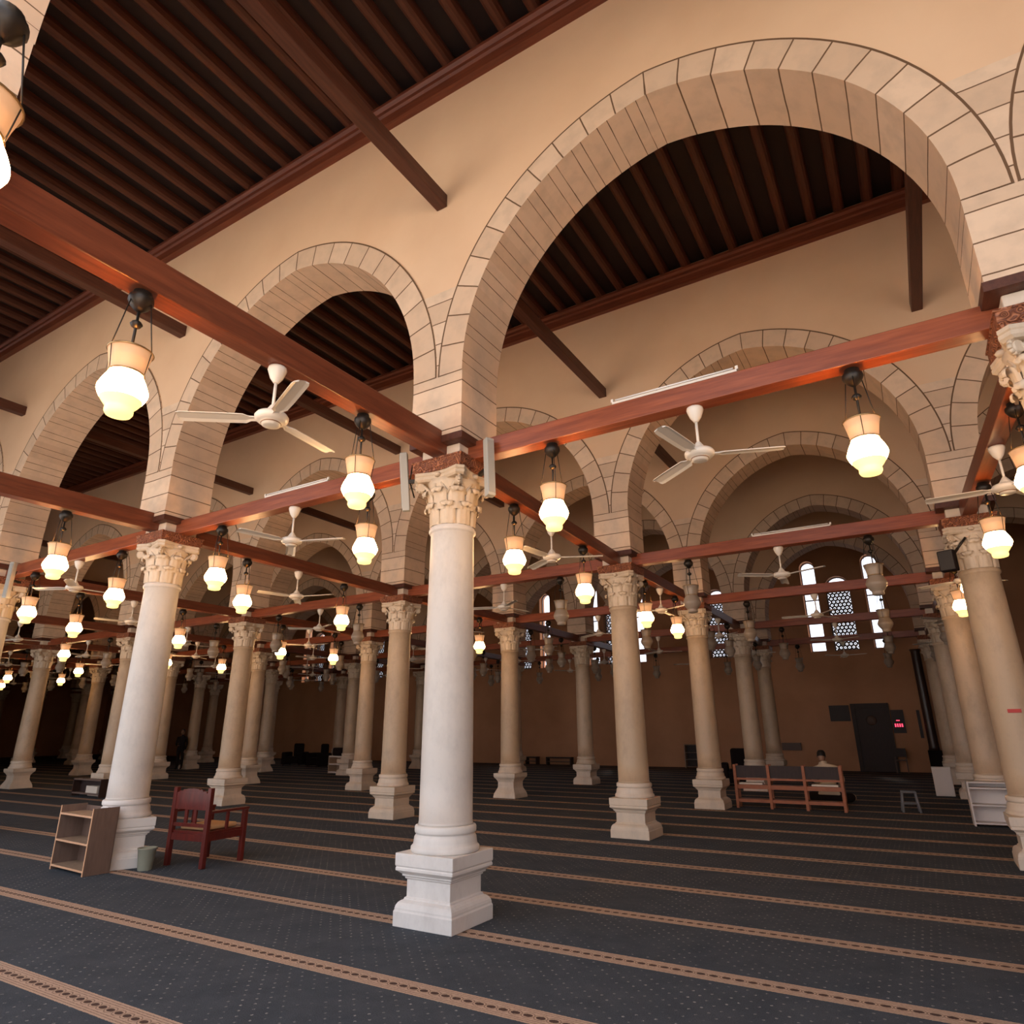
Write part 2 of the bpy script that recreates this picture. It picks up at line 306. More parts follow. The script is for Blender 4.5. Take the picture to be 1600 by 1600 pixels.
# ------------------------------------------------------------------ arcade walls: plaster above, ringed stone arches, stone piers
ROWNAME = {0: 'front', 1: 'first', 2: 'second', 3: 'third', 4: 'fourth', 5: 'fifth'}
for j in ROW:
    y = ROW[j]; il, ir = IL[j] - 1, IR
    lab = 'wall_arcade_' + ROWNAME[j]
    spans = []
    for i in range(il, ir): spans.append((cx(i, j) + HW, cx(i + 1, j) - HW))
    geo = [((a + b) / 2, (b - a) / 2) for a, b in spans]
    def outer_z(x):
        for (c, w) in geo:
            R = w * (1 + EP) + RW; dx = abs(x - c) + EP * w
            if dx < R: 
                zz = ZS + math.sqrt(R * R - dx * dx)
                if zz > ZST: return zz
        return ZST
    xs = [cx(il, j) - HW]; nseg = 26
    for (c, w) in geo:
        R = w * (1 + EP) + RW; th0 = math.asin((ZST - ZS) / R); th1 = math.acos(EP * w / R)
        arc = [R * math.cos(th0 + (th1 - th0) * q / nseg) - EP * w for q in range(nseg + 1)]
        xs += [c - a for a in arc] + [c + a for a in arc[::-1][1:]]
    xs.append(cx(ir, j) + HW); wbm = MB(); yf, yb = y - .33, y + .33
    for xa, xb in zip(xs[:-1], xs[1:]):
        if xb - xa < 1e-6: continue
        za, zb = outer_z(xa + 1e-7), outer_z(xb - 1e-7)
        wbm.quad([(xa, yf, za), (xb, yf, zb), (xb, yf, ZTOP), (xa, yf, ZTOP)]); wbm.quad([(xb, yb, zb), (xa, yb, za), (xa, yb, ZTOP), (xb, yb, ZTOP)])
        wbm.quad([(xa, yf, za), (xa, yb, za), (xb, yb, zb), (xb, yf, zb)])
    # close off towards the hall's ends
    for xa, xb in ((XL, xs[0]), (xs[-1], XR)):
        wbm.box(xa, xb, yf, yb, (0 if j and xb < 0 else ZI) if j < 9 else ZI, ZTOP)
    wl = struct(wbm.build(lab, M_front if j == 0 else M_plaster))
    # stone rings
    for (c, w) in geo:
        R = w * (1 + EP); Ro = R + RW; nv = 26; mb = MB(); d = .345
        th1 = math.acos(EP * w / R); tho = math.acos(EP * w / Ro); L = R * th1; ns = max(1, round(L / .33)); n2 = ns * 3
        for sgn in (1, -1):
            P = []
            for q in range(n2 + 1):
                a = th1 * q / n2; ao = tho * q / n2
                P.append((c + sgn * (R * math.cos(a) - EP * w), ZS + R * math.sin(a), c + sgn * (Ro * math.cos(ao) - EP * w), ZS + Ro * math.sin(ao), q / 3 + (0 if sgn > 0 else 40)))
            for p, r in zip(P[:-1], P[1:]):
                u0, u1 = p[4], r[4]
                mb.quad([(p[0], y - d, p[1]), (p[2], y - d, p[3]), (r[2], y - d, r[3]), (r[0], y - d, r[1])][::sgn], [(u0, .5), (u0, 1), (u1, 1), (u1, .5)][::sgn])
                mb.quad([(p[0], y + d, p[1]), (p[2], y + d, p[3]), (r[2], y + d, r[3]), (r[0], y + d, r[1])][::-sgn], [(u0, .5), (u0, 1), (u1, 1), (u1, .5)][::-sgn])
                mb.quad([(p[0], y + d, p[1]), (p[0], y - d, p[1]), (r[0], y - d, r[1]), (r[0], y + d, r[1])][::sgn], [(u0, .5), (u0, .5), (u1, .5), (u1, .5)])
                mb.quad([(p[2], y + d, p[3]), (p[2], y - d, p[3]), (r[2], y - d, r[3]), (r[2], y + d, r[3])][::-sgn], [(u0, .5), (u0, .5), (u1, .5), (u1, .5)])
        mb.build('stone_arch', M_ring, wl)
    # piers
    for i in range(il, ir + 1):
        xc = cx(i, j); mb = MB(); d = .34
        zz = [ZI, ZS] + [ZS + (ZST - ZS) * q / 8 for q in range(1, 9)]
        def side(z, sgn):
            for (c, w) in geo:
                if (c - xc) * sgn > 0 and abs(c - xc) < A * .8:
                    if z <= ZS: return xc + sgn * HW
                    R = w * (1 + EP) + RW; dd = math.sqrt(max(0, R * R - (z - ZS) ** 2)) - EP * w
                    return c - sgn * dd
            return xc + sgn * HW
        for q, (za, zb) in enumerate(zip(zz[:-1], zz[1:])):
            l0, r0, l1, r1 = side(za, -1), side(za + (1e-6 if q else 0), 1), side(zb, -1), side(zb, 1)
            if q: l0 = side(za + 1e-6, -1)
            U = lambda x, z: (z / .27 + 100, 0.5)
            for yy, fl in ((y - d, 1), (y + d, -1)):
                pts = [(l0, yy, za), (r0, yy, za), (r1, yy, zb), (l1, yy, zb)]; mb.quad(pts[::fl], [U(p[0], p[2]) for p in pts][::fl])
            if q == 0:
                for xx, fl in ((l0, -1), (r0, 1)):
                    pts = [(xx, y - d, za), (xx, y + d, za), (xx, y + d, zb), (xx, y - d, zb)]; mb.quad(pts[::fl], [(p[2] / .27 + 100, 0.5) for p in pts][::fl])
                mb.quad([(l0, y - d, za), (l0, y + d, za), (r0, y + d, za), (r0, y - d, za)], [(100.5, .5)] * 4)
        mb.build('stone_pier', M_pier, wl)

# ------------------------------------------------------------------ ceilings: boards, joists, cornices, upper beams
JR = .085
def joist_mesh(L):
    mb = MB(); prof = [(-JR, 0), (-JR, -.06), (-JR * .72, -.125), (-JR * .3, -.15), (JR * .3, -.15), (JR * .72, -.125), (JR, -.06), (JR, 0)]
    for (xa, za), (xb, zb) in zip(prof[:-1], prof[1:]): mb.quad([(xa, 0, za), (xa, L, za), (xb, L, zb), (xb, 0, zb)], smooth=True)
    return mb
CE = {0: (-13, 6.5), 1: (-21, 8), 2: (-28, 8), 3: (-20, 4)}
for j in range(0, 6):
    ya = ROW[j] + .33; yb = (ROW[j + 1] - .33) if j < 5 else WALL
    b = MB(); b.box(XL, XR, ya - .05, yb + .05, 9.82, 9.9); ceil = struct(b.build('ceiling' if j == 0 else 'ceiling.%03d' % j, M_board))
    if j in CE:
        x0, x1 = CE[j]; n = 0; first = None; x = x0
        while x < x1:
            if first is None: o = first = joist_mesh(yb - ya).build('joist', M_joist, ceil)
            else: o = first.copy(); C.objects.link(o)
            o.parent = ceil; o.location = (x + random.uniform(-.015, .015), ya, 9.82); x += .43
    for yy, s in ((ya, 1), (yb, -1)):
        if j > 3: continue
        c = MB(); prof = [(0, 9.38), (.10, 9.38), (.10, 9.52), (.13, 9.54), (.13, 9.60), (.17, 9.63), (.17, 9.68), (0, 9.68)]
        for (da, za), (db, zb) in zip(prof[:-1], prof[1:]): c.quad([(XL, yy + s * da, za), (XR, yy + s * da, za), (XR, yy + s * db, zb), (XL, yy + s * db, zb)][::-s])
        struct(c.build('trim_cornice', M_cornice))

def ordn(n): return ['', 'rightmost', 'second from right', 'third from right', 'fourth from right', 'fifth from right', 'sixth from right', 'seventh from right', 'eighth from right', 'ninth from right', 'tenth from right', 'eleventh from right', 'twelfth from right', 'thirteenth from right'][n]
def colref(i, j): return f"{ROWNAME[j]}-row column {ordn(2 - i)}"
VX = lambda y: 4.15 - 2.62 * (y + .94)       # left limit of what the photo shows at depth y

for j in range(0, 3):
    ya, yb = ROW[j] + .33, ROW[j + 1] - .33
    for i in range(IL[j + 1] + (1 if j else 0), 2):
        xc = cx(i, j + 1) - .02; x0 = cx(i, j)
        b = MB(); b.box(-.075, .075, 0, yb - ya, 7.56, 7.74); o = b.build('upper_beam', M_upper, None, (xc, ya, 0)); bevel(o, .01)
        tag(o, f"dark square beam high under ceiling, running into wall above {colref(i, j + 1)}", 'beam', 'high beams under the ceiling')

# ------------------------------------------------------------------ columns
def leaf(mb, a0, z0, h, r0, wid, out):
    prof = [(0.012, 0), (.018, .3), (.02, .55), (.03, .78), (.055, .94), (.085, 1.0), (.108, .95), (.11, .84), (.095, .78)]
    wf = [1, 1.02, 1, .98, .9, .8, .68, .55, .35]; rows = []
    nt = 9
    for q, (dr, dz) in enumerate(prof):
        row = []
        for t in range(nt):
            tt = t / (nt - 1) * 2 - 1; ww = wid * wf[q] * (1.0 if q % 2 else .93)
            r = r0 + dr * out / .11 + .012 * (1 - tt * tt) + .007 * math.cos(tt * PI * 3); a = a0 + tt * ww / r0
            row.append((r * math.cos(a), r * math.sin(a), z0 + h * dz - .012 * abs(tt) * (q > 3)))
        rows.append(row)
    for qa, qb in zip(rows[:-1], rows[1:]):
        for t in range(nt - 1): mb.quad([qa[t], qa[t + 1], qb[t + 1], qb[t]], smooth=True)
def weld(o, d=.0005):
    import bmesh
    bm = bmesh.new(); bm.from_mesh(o.data); bmesh.ops.remove_doubles(bm, verts=bm.verts, dist=d); bm.to_mesh(o.data); bm.free()
def make_capital(parent):
    c = MB(); c.lathe([(.222, 3.60), (.218, 3.80), (.235, 3.95), (.27, 4.05), (.29, 4.10)], 32)
    for q in range(8): leaf(c, q * PI / 4 + PI / 8, 3.605, .235, .220, .082, .075)
    for q in range(8): leaf(c, q * PI / 4, 3.76, .235, .232, .088, .085)
    # concave abacus with cut corners
    pts = []
    for q in range(4):
        a = PI / 4 + q * PI / 2; cxn, cyn = math.cos(a), math.sin(a)
        for s in (-1, 1): pts.append((.415 * cxn + s * .045 * -cyn, .415 * cyn + s * .045 * cxn))
        a2 = a + PI / 4
        for t in (-.5, 0, .5):
            r = .275 if t == 0 else .292; aa = a2 + t * .62; pts.append((r * math.cos(aa), r * math.sin(aa)))
    n = len(pts); b = len(c.v)
    lv = [(.93, 4.085), (1.0, 4.105), (1.0, 4.135), (.965, 4.14), (1.0, 4.15), (1.0, 4.18)]
    for sc, z in lv: c.v += [(x * sc, y * sc, z) for x, y in pts]
    for l in range(len(lv) - 1):
        for q in range(n): c.f.append((b + l * n + q, b + l * n + (q + 1) % n, b + (l + 1) * n + (q + 1) % n, b + (l + 1) * n + q)); c.uv.append([(0, 0)] * 4); c.sm.append(False)
    c.f.append(tuple(b + q for q in range(n))[::-1]); c.uv.append([(0, 0)] * n); c.sm.append(False)
    c.f.append(tuple(b + (len(lv) - 1) * n + q for q in range(n))); c.uv.append([(0, 0)] * n); c.sm.append(False)
    for q in range(4):      # corner volutes and helices
        a = PI / 4 + q * PI / 2; dx, dy = math.cos(a), math.sin(a)
        ctr = Vector((.345 * dx, .345 * dy, 4.035)); tn = Vector((-dy, dx, 0)); rd = Vector((dx, dy, 0))
        prev = None
        for s in range(15):
            th = s * .62; rr = .062 * (1 - s / 17); p = ctr + rd * (rr * math.sin(th)) + Vector((0, 0, rr * math.cos(th)))
            if prev: c.tube(prev - tn * .0, p, .02 * (1 - s / 22), n=6)
            prev = p
        c.tube(ctr - tn * .032, ctr + tn * .032, .045, n=10)
        for s in (-1, 1): c.tube(Vector((.24 * math.cos(a + s * .42), .24 * math.sin(a + s * .42), 3.93)), ctr + rd * .0 + Vector((0, 0, .05)), .017, .02, n=6)
        fa = q * PI / 2; c.lathe([(.0, -.03), (.03, -.02), (.042, 0), (.03, .02), (.0, .03)], 8, Matrix.Translation((.285 * math.cos(fa), .285 * math.sin(fa), 4.135)), cap=False)
        for s in (-1, 1):
            c.tube((.262 * math.cos(fa + s * .12), .262 * math.sin(fa + s * .12), 4.05), (.25 * math.cos(fa + s * .38), .25 * math.sin(fa + s * .38), 3.95), .014, n=6)
    o = c.build('capital', M_cap, parent); weld(o); return o
def make_column(kind):
    t = thing('marble_column', 'x', 'column')
    if kind == 'cornice':
        pr = [(.315, 0), (.315, .118), (.308, .124), (.307, .142), (.301, .162), (.288, .182), (.270, .195), (.252, .202), (.250, .216), (.236, .220), (.236, .36), (.25, .365), (.25, .38), (.268, .385), (.268, .40), (.30, .425), (.312, .43), (.312, .455), (.305, .46), (.315, .47), (.315, .57)]
        z0 = .57
    else:
        pr = [(.315, 0), (.315, .03), (.30, .10), (.265, .17), (.235, .23), (.228, .27), (.228, .36), (.24, .39), (.27, .44), (.30, .47), (.31, .50), (.31, .57)]
        z0 = .57
    p = MB().square(pr).build('pedestal', M_white, t); bevel(p, .004, 1)
    b = MB(); b.lathe([(.30, z0), (.312, z0 + .012), (.310, z0 + .042), (.296, z0 + .056), (.291, z0 + .062), (.286, z0 + .09), (.282, z0 + .12), (.272, z0 + .136), (.264, z0 + .142), (.264, z0 + .152), (.277, z0 + .156), (.281, z0 + .168), (.281, z0 + .20), (.275, z0 + .213), (.255, z0 + .22)], 40)
    b.build('base_moulding', M_white, t)
    s = MB(); zb = z0 + .22; pr = [(.252, zb), (.246, zb + .03)]
    for q in range(9): u = q / 8; pr.append((.246 - .022 * u ** 1.5, zb + .03 + (3.50 - zb) * u))
    pr = [p for p in pr if p[1] < 3.52] + [(.224, 3.53), (.236, 3.54), (.246, 3.555), (.246, 3.575), (.236, 3.59), (.236, 3.60), (.228, 3.605)]
    s.lathe(pr, 48); s.build('shaft', M_shaft, t)
    make_capital(t)
    w = MB().square([(.30, 4.18), (.30, 4.20), (.315, 4.215), (.315, 4.295), (.325, 4.30), (.325, 4.315)]).build('carved_wood_abacus', M_carve, t)
    w = MB().square([(.245, 4.315), (.245, 4.455)]).build('impost_block', M_stoneblock, t); bevel(w, .012, 2)
    w = MB().square([(.31, 4.455), (.345, 4.46), (.345, 4.535)]).build('wood_frame', M_upper, t)
    return t
protos = {}
for kname in ('cornice', 'flare'):
    protos[kname] = make_column(kname); reg(protos[kname])
used = set()
SPEC = {(0, 1): 'largest pale marble column, standing nearest in the middle of the photo', (-1, 1): 'pale marble column with bookcase and bucket at its foot, left of the nearest column',
        (-2, 1): 'pale marble column cut by the left edge, first row', (1, 1): 'marble column whose white carved capital shows at the right edge'}
def vis_col(i, j):
    x = cx(i, j); return x > VX(ROW[j]) - .6
for j in (1, 2, 3, 4, 5):
    for i in range(IL[j], IR if j < 3 else IR):
        if not vis_col(i, j): continue
        if (i, j) in ((-2, 5), (-5, 5)): pass
        kname = 'cornice' if (j < 3 or (i + j) % 2) else 'flare'
        if (i, j) in ((-4, 2),): kname = 'flare'
        r = protos[kname]
        if kname in used: r = copy_tree(r)
        else: used.add(kname)
        r.location = (cx(i, j), ROW[j], 0)
        r['label'] = SPEC.get((i, j), f"pale marble column, {ordn(2 - i)} in the {ROWNAME[j]} row from the front"); r['group'] = 'marble columns of the hall'
        if (i, j) == (-1, 1):
            for ch in r.children:
                if ch.name.startswith('pedestal'): ch.rotation_euler.z = math.radians(-20)
        if j == 1:
            for ch in r.children:
                if ch.name.startswith('shaft'): ch.material_slots[0].link = 'OBJECT'; ch.material_slots[0].material = M_shaftw
                if ch.name.startswith(('pedestal', 'base_moulding')): ch.material_slots[0].link = 'OBJECT'; ch.material_slots[0].material = M_pedsky
        elif True:
            for ch in r.children:
                ch.material_slots[0].link = 'DATA'
                if ch.name.startswith('shaft'): ch.rotation_euler.z = random.uniform(0, 6)
# masonry supports of the front row and of bays outside the photo stay plain structure
for (i, j) in [(0, 0), (1, 0), (-1, 0), (2, 0), (2, 1), (2, 2), (2, 3)]:
    b = MB().square([(.315, 0), (.315, .14), (.235, .22), (.235, .36), (.31, .43), (.31, .57)]); b.lathe([(.246, .57), (.224, 3.6), (.29, 4.1), (.29, 4.18)], 24); b.square([(.32, 4.18), (.32, 4.31), (.25, 4.31), (.25, 4.46), (.34, 4.46), (.34, 4.54)])
    struct(b.build('trim_column', M_shaft, None, (cx(i, j), ROW[j], 0)))

# ------------------------------------------------------------------ tie beams, lanterns, fans
def make_lantern(lit):
    t = thing('hanging_lantern' if lit else 'unlit_lantern', 'x', 'lantern')
    Z = 4.30
    c = MB(); c.lathe([(.03, 0), (.055, -.005), (.06, -.03), (.075, -.045), (.078, -.075), (.06, -.11), (.035, -.135), (.015, -.15)], 16); c.build('canopy', M_dark, t)
    r = MB(); r.tube((0, 0, -.14), (0, 0, -.47), .009); r.lathe([(.009, -.215), (.028, -.228), (.038, -.245), (.028, -.262), (.009, -.275)], 12); r.build('rod', M_dark, t)
    for q in range(3):
        a = q * 2 * PI / 3 + .5; ch = MB(); p0 = Vector((.06 * math.cos(a), .06 * math.sin(a), -.05)); p1 = Vector((.128 * math.cos(a), .128 * math.sin(a), -.455))
        ch.tube(p0, p1, .004, n=5); p2 = Vector((.108 * math.cos(a), .108 * math.sin(a), -.62)); ch.tube(p1, p2, .003, n=5); ch.build('chain', M_dark, t)
    s = MB(); s.lathe([(.098, -.605), (.102, -.58), (.112, -.52), (.128, -.45), (.124, -.45), (.108, -.52), (.096, -.60)], 28, cap=False); s.build('shade', M_shade if lit else M_uglobe, t)
    g = MB(); g.lathe([(.095, -.605), (.104, -.63), (.124, -.67), (.141, -.715), (.143, -.735), (.132, -.765), (.118, -.79)], 28, cap=False); g.build('globe', M_globe if lit else M_uglobe, t)
    b = MB(); b.lathe([(.118, -.79), (.098, -.82), (.083, -.838), (.078, -.848), (.080, -.855), (.080, -.875), (.070, -.893), (.045, -.90), (.001, -.902)], 24, cap=False); b.build('cup', M_cup if lit else M_uglobe, t)
    for rr, z in ((.130, -.452), (.100, -.607)):
        m = MB().lathe([(rr, z - .006), (rr + .006, z), (rr, z + .006), (rr - .004, z)], 28, cap=False); m.build('metal_rim', M_brass, t)
    return t
def make_fan():
    t = thing('ceiling_fan', 'x', 'ceiling fan')
    c = MB(); c.lathe([(.045, 0), (.07, -.008), (.074, -.03), (.05, -.10), (.025, -.135), (.018, -.145)], 20); c.build('canopy', M_fan, t)
    c = MB(); c.tube((0, 0, -.14), (0, 0, -.40), .0125, n=10); c.build('down_rod', M_fan, t)
    c = MB(); c.lathe([(.02, -.34), (.032, -.36), (.055, -.395), (.06, -.41), (.115, -.42), (.128, -.44), (.125, -.465), (.10, -.485), (.072, -.49), (.07, -.51), (.045, -.518), (.001, -.52)], 28, cap=False); mo = c.build('motor_housing', M_fan, t)
    c = MB(); c.lathe([(.0725, -.489), (.077, -.494), (.0725, -.499)], 28, cap=False); c.build('trim_ring', M_fanring, mo)
    for q in range(3):
        b = MB(); pr = [(.10, .028), (.16, .03), (.20, .058), (.35, .062), (.66, .062), (.695, .052), (.70, .03)]; tl = .16
        top = [];
        for x, w in pr: top.append([(x, yy, -.445 + tl * yy - .010 * (abs(yy) > w * .6)) for yy in (-w, -w * .55, 0, w * .55, w)])
        for ra, rb in zip(top[:-1], top[1:]):
            for e in range(4):
                b.quad([ra[e], rb[e], rb[e + 1], ra[e + 1]][::-1]); b.quad([(p[0], p[1], p[2] - .006) for p in (ra[e], rb[e], rb[e + 1], ra[e + 1])])
            b.quad([ra[0], rb[0], (*rb[0][:2], rb[0][2] - .006), (*ra[0][:2], ra[0][2] - .006)][::-1]); b.quad([ra[4], rb[4], (*rb[4][:2], rb[4][2] - .006), (*ra[4][:2], ra[4][2] - .006)])
        o = b.build('blade', M_fan, t); o.rotation_euler.z = q * 2 * PI / 3
    return t
PR = {}
def put(kind, x, y, z, rotz, label, group):
    if kind not in PR:
        PR[kind] = make_fan() if kind == 'fan' else make_lantern(kind == 'lit'); reg(PR[kind]); o = PR[kind]
    else: o = copy_tree(PR[kind])
    o.location = (x, y, z); o.rotation_euler.z = rotz; o['label'] = label; o['group'] = group
def lantern(lit, x, y, where, z=4.30):
    if x < VX(y) - .3: return
    put('lit' if lit else 'unlit', x, y, z, random.uniform(0, 2), ('lit' if lit else 'unlit') + ' lantern ' + where, 'lit glass lanterns' if lit else 'unlit glass lanterns')
def fan(x, y, where, rot=None, z=4.31):
    if x < VX(y) - .3: return
    put('fan', x, y, z, random.uniform(0, 2) if rot is None else rot, 'cream three-bladed ceiling fan ' + where, 'ceiling fans under the tie beams')
def tie(x0, y0, x1, y1, label, zt=.2, zb=4.31, wm=None):
    L = math.hypot(x1 - x0, y1 - y0); b = MB(); b.box(.20, L - .20, -.085, .085, zb, zb + zt)
    o = b.build('tie_beam', wm or M_tie, None, (x0, y0, 0), math.atan2(y1 - y0, x1 - x0)); bevel(o, .008, 2); tag(o, label, 'beam', 'wooden tie beams between columns'); return o
for j in range(0, 5):          # crosswise ties
    for i in range(IL[j + 1] + 1, 2):
        xa, xb, ya, yb = cx(i, j), cx(i, j + 1), ROW[j], ROW[j + 1]
        if xb < VX(yb) - 1: continue
        ref = colref(i, j + 1)
        if i < -4 and j > 2: continue
        if not (j == 0 and i == 1): tie(xa, ya, xb, yb, f"red-brown tie beam running crosswise up to the near side of {ref}", .25 if j == 0 else .2, 4.35 if j == 0 else 4.31, M_tieB)
        D = yb - ya
        for t_, w_ in ((.273 if j == 0 else .256, 'near'), (.705 if j == 0 else .675, 'far')):
            if j == 0 and i == 1: continue
            x, y = xa + (xb - xa) * t_, ya + D * t_
            if j == 0: x = .2 + (xb - .2) if i == 0 else x
            lantern(j < 3, x, y, f"in front of {ref}, {w_} end of crosswise beam", 4.34 if j == 0 else 4.30)
        t_ = .505 if j == 0 else .46
        if not (j == 0 and i == 1): fan(xa + (xb - xa) * t_, ya + D * t_, f"on crosswise beam in front of {ref}", math.radians(-23) if (i, j) == (0, 0) else None, 4.35 if j == 0 else 4.31)
for j in range(0, 6):          # lengthwise ties
    for i in range(IL[j] - (1 if j else 0), 1):
        xa, xb, y = cx(i, j), cx(i + 1, j), ROW[j]
        if xb < VX(y): continue
        if i < -6 and j > 3: continue
        if j: tie(xa, y, xb, y, f"red-brown wooden tie beam running lengthwise to the left of {colref(i + 1, j)}")
        if j == 5 and i < -3: continue
        for t_, w_ in ((.235, 'left end'), (.76, 'right end')):
            if j == 0:
                if i == 0 and t_ < .5: put('lit', 1.53, y, 4.30, .4, 'lit lantern cut off by the upper left edge of the photo', 'lit glass lanterns')
                continue
            lantern(j == 1, xa + (xb - xa) * t_, y, f"left of {colref(i + 1, j)}, {w_} of lengthwise beam")
        if j: fan(xa + (xb - xa) * .515, y, f"on lengthwise beam left of {colref(i + 1, j)}", math.radians(20) if (i, j) == (0, 1) else None)

# fluorescent battens on top of ties
for x, y, L, z, lab in ((2.7, 4.30, 1.15, 4.55, 'slim white tube light on the beam right of the nearest column'), (-2.2, 4.30, 1.15, 4.55, 'slim white tube light on the beam left of the nearest column'), (2.85, 9.68, 1.15, 4.55, 'slim white tube light on the second-row beam at right')):
    t = thing('tube_light', lab, 'tube light', (x, y, z), 0, 'tube lights on the beams')
    b = MB(); b.box(-L / 2, L / 2, -.014, .014, -.04, -.018); b.build('batten', M_fan, t)
    b = MB(); b.tube((-L / 2 + .03, 0, .002), (L / 2 - .03, 0, .002), .008, n=10); b.build('tube', M_tube, t)
    for s in (-1, 1): b = MB(); b.box(s * (L / 2) - .012, s * (L / 2) + .012, -.012, .012, -.018, .014); b.build('lamp_holder', M_fan, t)

# column loudspeakers
def colspeaker(loc, rotz, tilt, label):
    t = thing('column_loudspeaker', label, 'loudspeaker', loc, rotz, 'tall grey loudspeakers'); t.rotation_euler = (tilt[0], tilt[1], rotz)
    b = MB(); b.box(-.045, .045, -.04, .04, -.32, .32); bevel(b.build('body', M_grey, t), .008)
    b = MB(); b.box(-.036, .036, -.046, -.039, -.29, .29); b.build('grille', M_grille, t)
    b = MB(); b.box(-.02, .02, .04, .20, -.02, .02); b.tube((0, .05, 0), (0, .09, -.18), .008); b.tube((0, .05, 0), (0, .09, .18), .008); b.build('bracket', M_dark, t)
colspeaker((.80, 4.20, 4.13), math.radians(62), (math.radians(-4), 0), 'tall grey loudspeaker at right side of the nearest column capital')
colspeaker((-.21, 4.09, 4.14), math.radians(-57), (math.radians(4), math.radians(9)), 'tall grey loudspeaker tilted at left side of the nearest column capital')
colspeaker((-9.22, 4.14, 4.16), math.radians(20), (0, 0), 'small-looking grey loudspeaker on first-row column at left edge')

t = thing('floodlight', 'black floodlight on a bracket at the second-row capital near right edge', 'floodlight', (4.78, 9.35, 3.72), math.radians(-20))
b = MB(); b.box(-.10, .10, -.07, .05, -.16, .12); bevel(b.build('housing', M_black, t), .015)
b = MB(); b.box(-.085, .085, -.078, -.068, -.145, .105); b.build('lens', M_dark, t)
b = MB(); b.tube((0, .05, 0), (.1, .14, .16), .02); b.tube((.1, .14, .16), (.2, .2, .3), .016); b.build('bracket', M_dark, t)

# ------------------------------------------------------------------ furniture near the left column
t = thing('shoe_bookcase', 'open low bookcase with pale shelves beside left front column', 'bookcase', (-5.02, 3.98, 0), math.radians(-4))
W, D, H = .44, .15, .73
for s in (-1, 1):
    b = MB(); b.box(s * W - (.022 if s > 0 else 0), s * W + (0 if s > 0 else .022), -D, D, 0, H); o = b.build('side_panel', M_case, t)
    b = MB(); b.box(s * W - (.022 if s > 0 else 0), s * W + (0 if s > 0 else .022), -D - .004, -D, 0, H); b.build('edge_strip', M_edge, o)
for z in (.05, .335, .635):
    b = MB(); b.box(-W + .022, W - .022, -D, D - .01, z - .011, z + .011); o = b.build('shelf', M_casein, t)
    b = MB(); b.box(-W + .022, W - .022, -D - .004, -D, z - .011, z + .011); b.build('edge_strip', M_edge, o)
b = MB(); b.box(-W, W, D - .01, D, .03, H - .02); b.build('back_panel', M_case, t)

t = thing('waste_bucket', 'small grey-green plastic bucket at foot of left front column', 'bucket', (-4.35, 4.40, 0), 0)
b = MB(); b.lathe([(.075, 0), (.08, .01), (.105, .235), (.112, .24), (.112, .25), (.100, .25), (.075, .012)], 28, cap=False); b.quad([(.075 * math.cos(a * PI / 8), .075 * math.sin(a * PI / 8), .008) for a in range(16)]); b.build('body', M_greenp, t)
b = MB(); [b.tube((.113 * math.cos(a), .113 * math.sin(a), .235), (.113 * math.cos(a + .22), .113 * math.sin(a + .22), .235), .005, n=6) for a in [q * .2 for q in range(15)]]; b.build('handle', M_greyp, t)

t = thing('wooden_armchair', 'dark red wooden armchair with tan cushion beside left front column', 'armchair', (-4.12, 5.05, 0), math.radians(6))
for x, y, h in ((-.31, -.30, .92), (.31, -.30, .92), (-.31, .30, .62), (.31, .30, .62)):
    b = MB(); b.box(x - .03, x + .03, y - .03, y + .03, 0, h); bevel(b.build('leg', M_chair, t), .006)
b = MB(); b.box(-.31, .31, -.30, .32, .37, .41); b.build('seat', M_chair, t)
b = MB(); b.box(-.30, .30, -.32, -.29, .30, .38); b.box(-.30, .30, .28, .31, .30, .38); b.box(-.32, -.29, -.3, .3, .30, .38); b.box(.29, .32, -.3, .3, .30, .38); b.build('apron', M_chair, t)
b = MB(); b.box(-.30, .30, -.32, -.28, .66, .86); b.box(-.30, .30, -.315, -.285, .46, .50)
for q in range(9):
    x = -.28 + q * .07; zt = .86 + .05 * math.sin(PI * q / 8); b.box(x - .036, x + .036, -.318, -.282, .84, zt)
for x in (-.08, .08): b.box(x - .025, x + .025, -.31, -.29, .50, .66)
b.build('backrest', M_chair, t)
for s in (-1, 1):
    b = MB(); b.box(s * .31 - .035, s * .31 + .035, -.28, .34, .62, .65); b.box(s * .31 - .015, s * .31 + .015, -.01, .03, .41, .62); bevel(b.build('armrest', M_chair, t), .006)
b = MB(); b.box(-.24, .24, -.24, .26, .415, .47); o = b.build('cushion', M_cush, t); o['label'] = 'tan cushion'; bevel(o, .025, 3)

t = thing('low_shelf', 'low dark two-shelf stand with papers in front of far left columns', 'shelf', (-15.17, 9.31, 0), math.radians(-2))
b = MB(); W = .71
b.box(-W, W, -.10, .10, .40, .44); b.build('top', M_case, t)
b = MB(); b.box(-W, W, -.10, .10, .06, .10); b.build('shelf', M_case, t)
for s in (-1, 1): b = MB(); b.box(s * W - .02, s * W + .02, -.10, .10, 0, .44); b.build('side_panel', M_darkdoor, t)
b = MB(); b.box(-W, W, .085, .10, .06, .42); b.build('back_panel', M_darkdoor, t)
b = MB(); b.box(-.02, .55, -.08, .07, 0, .17); o = b.build('paper_stack', M_paper, None, (-15.17, 9.31, .102), math.radians(-2)); tag(o, 'stack of white papers on the low dark stand at left', 'papers')

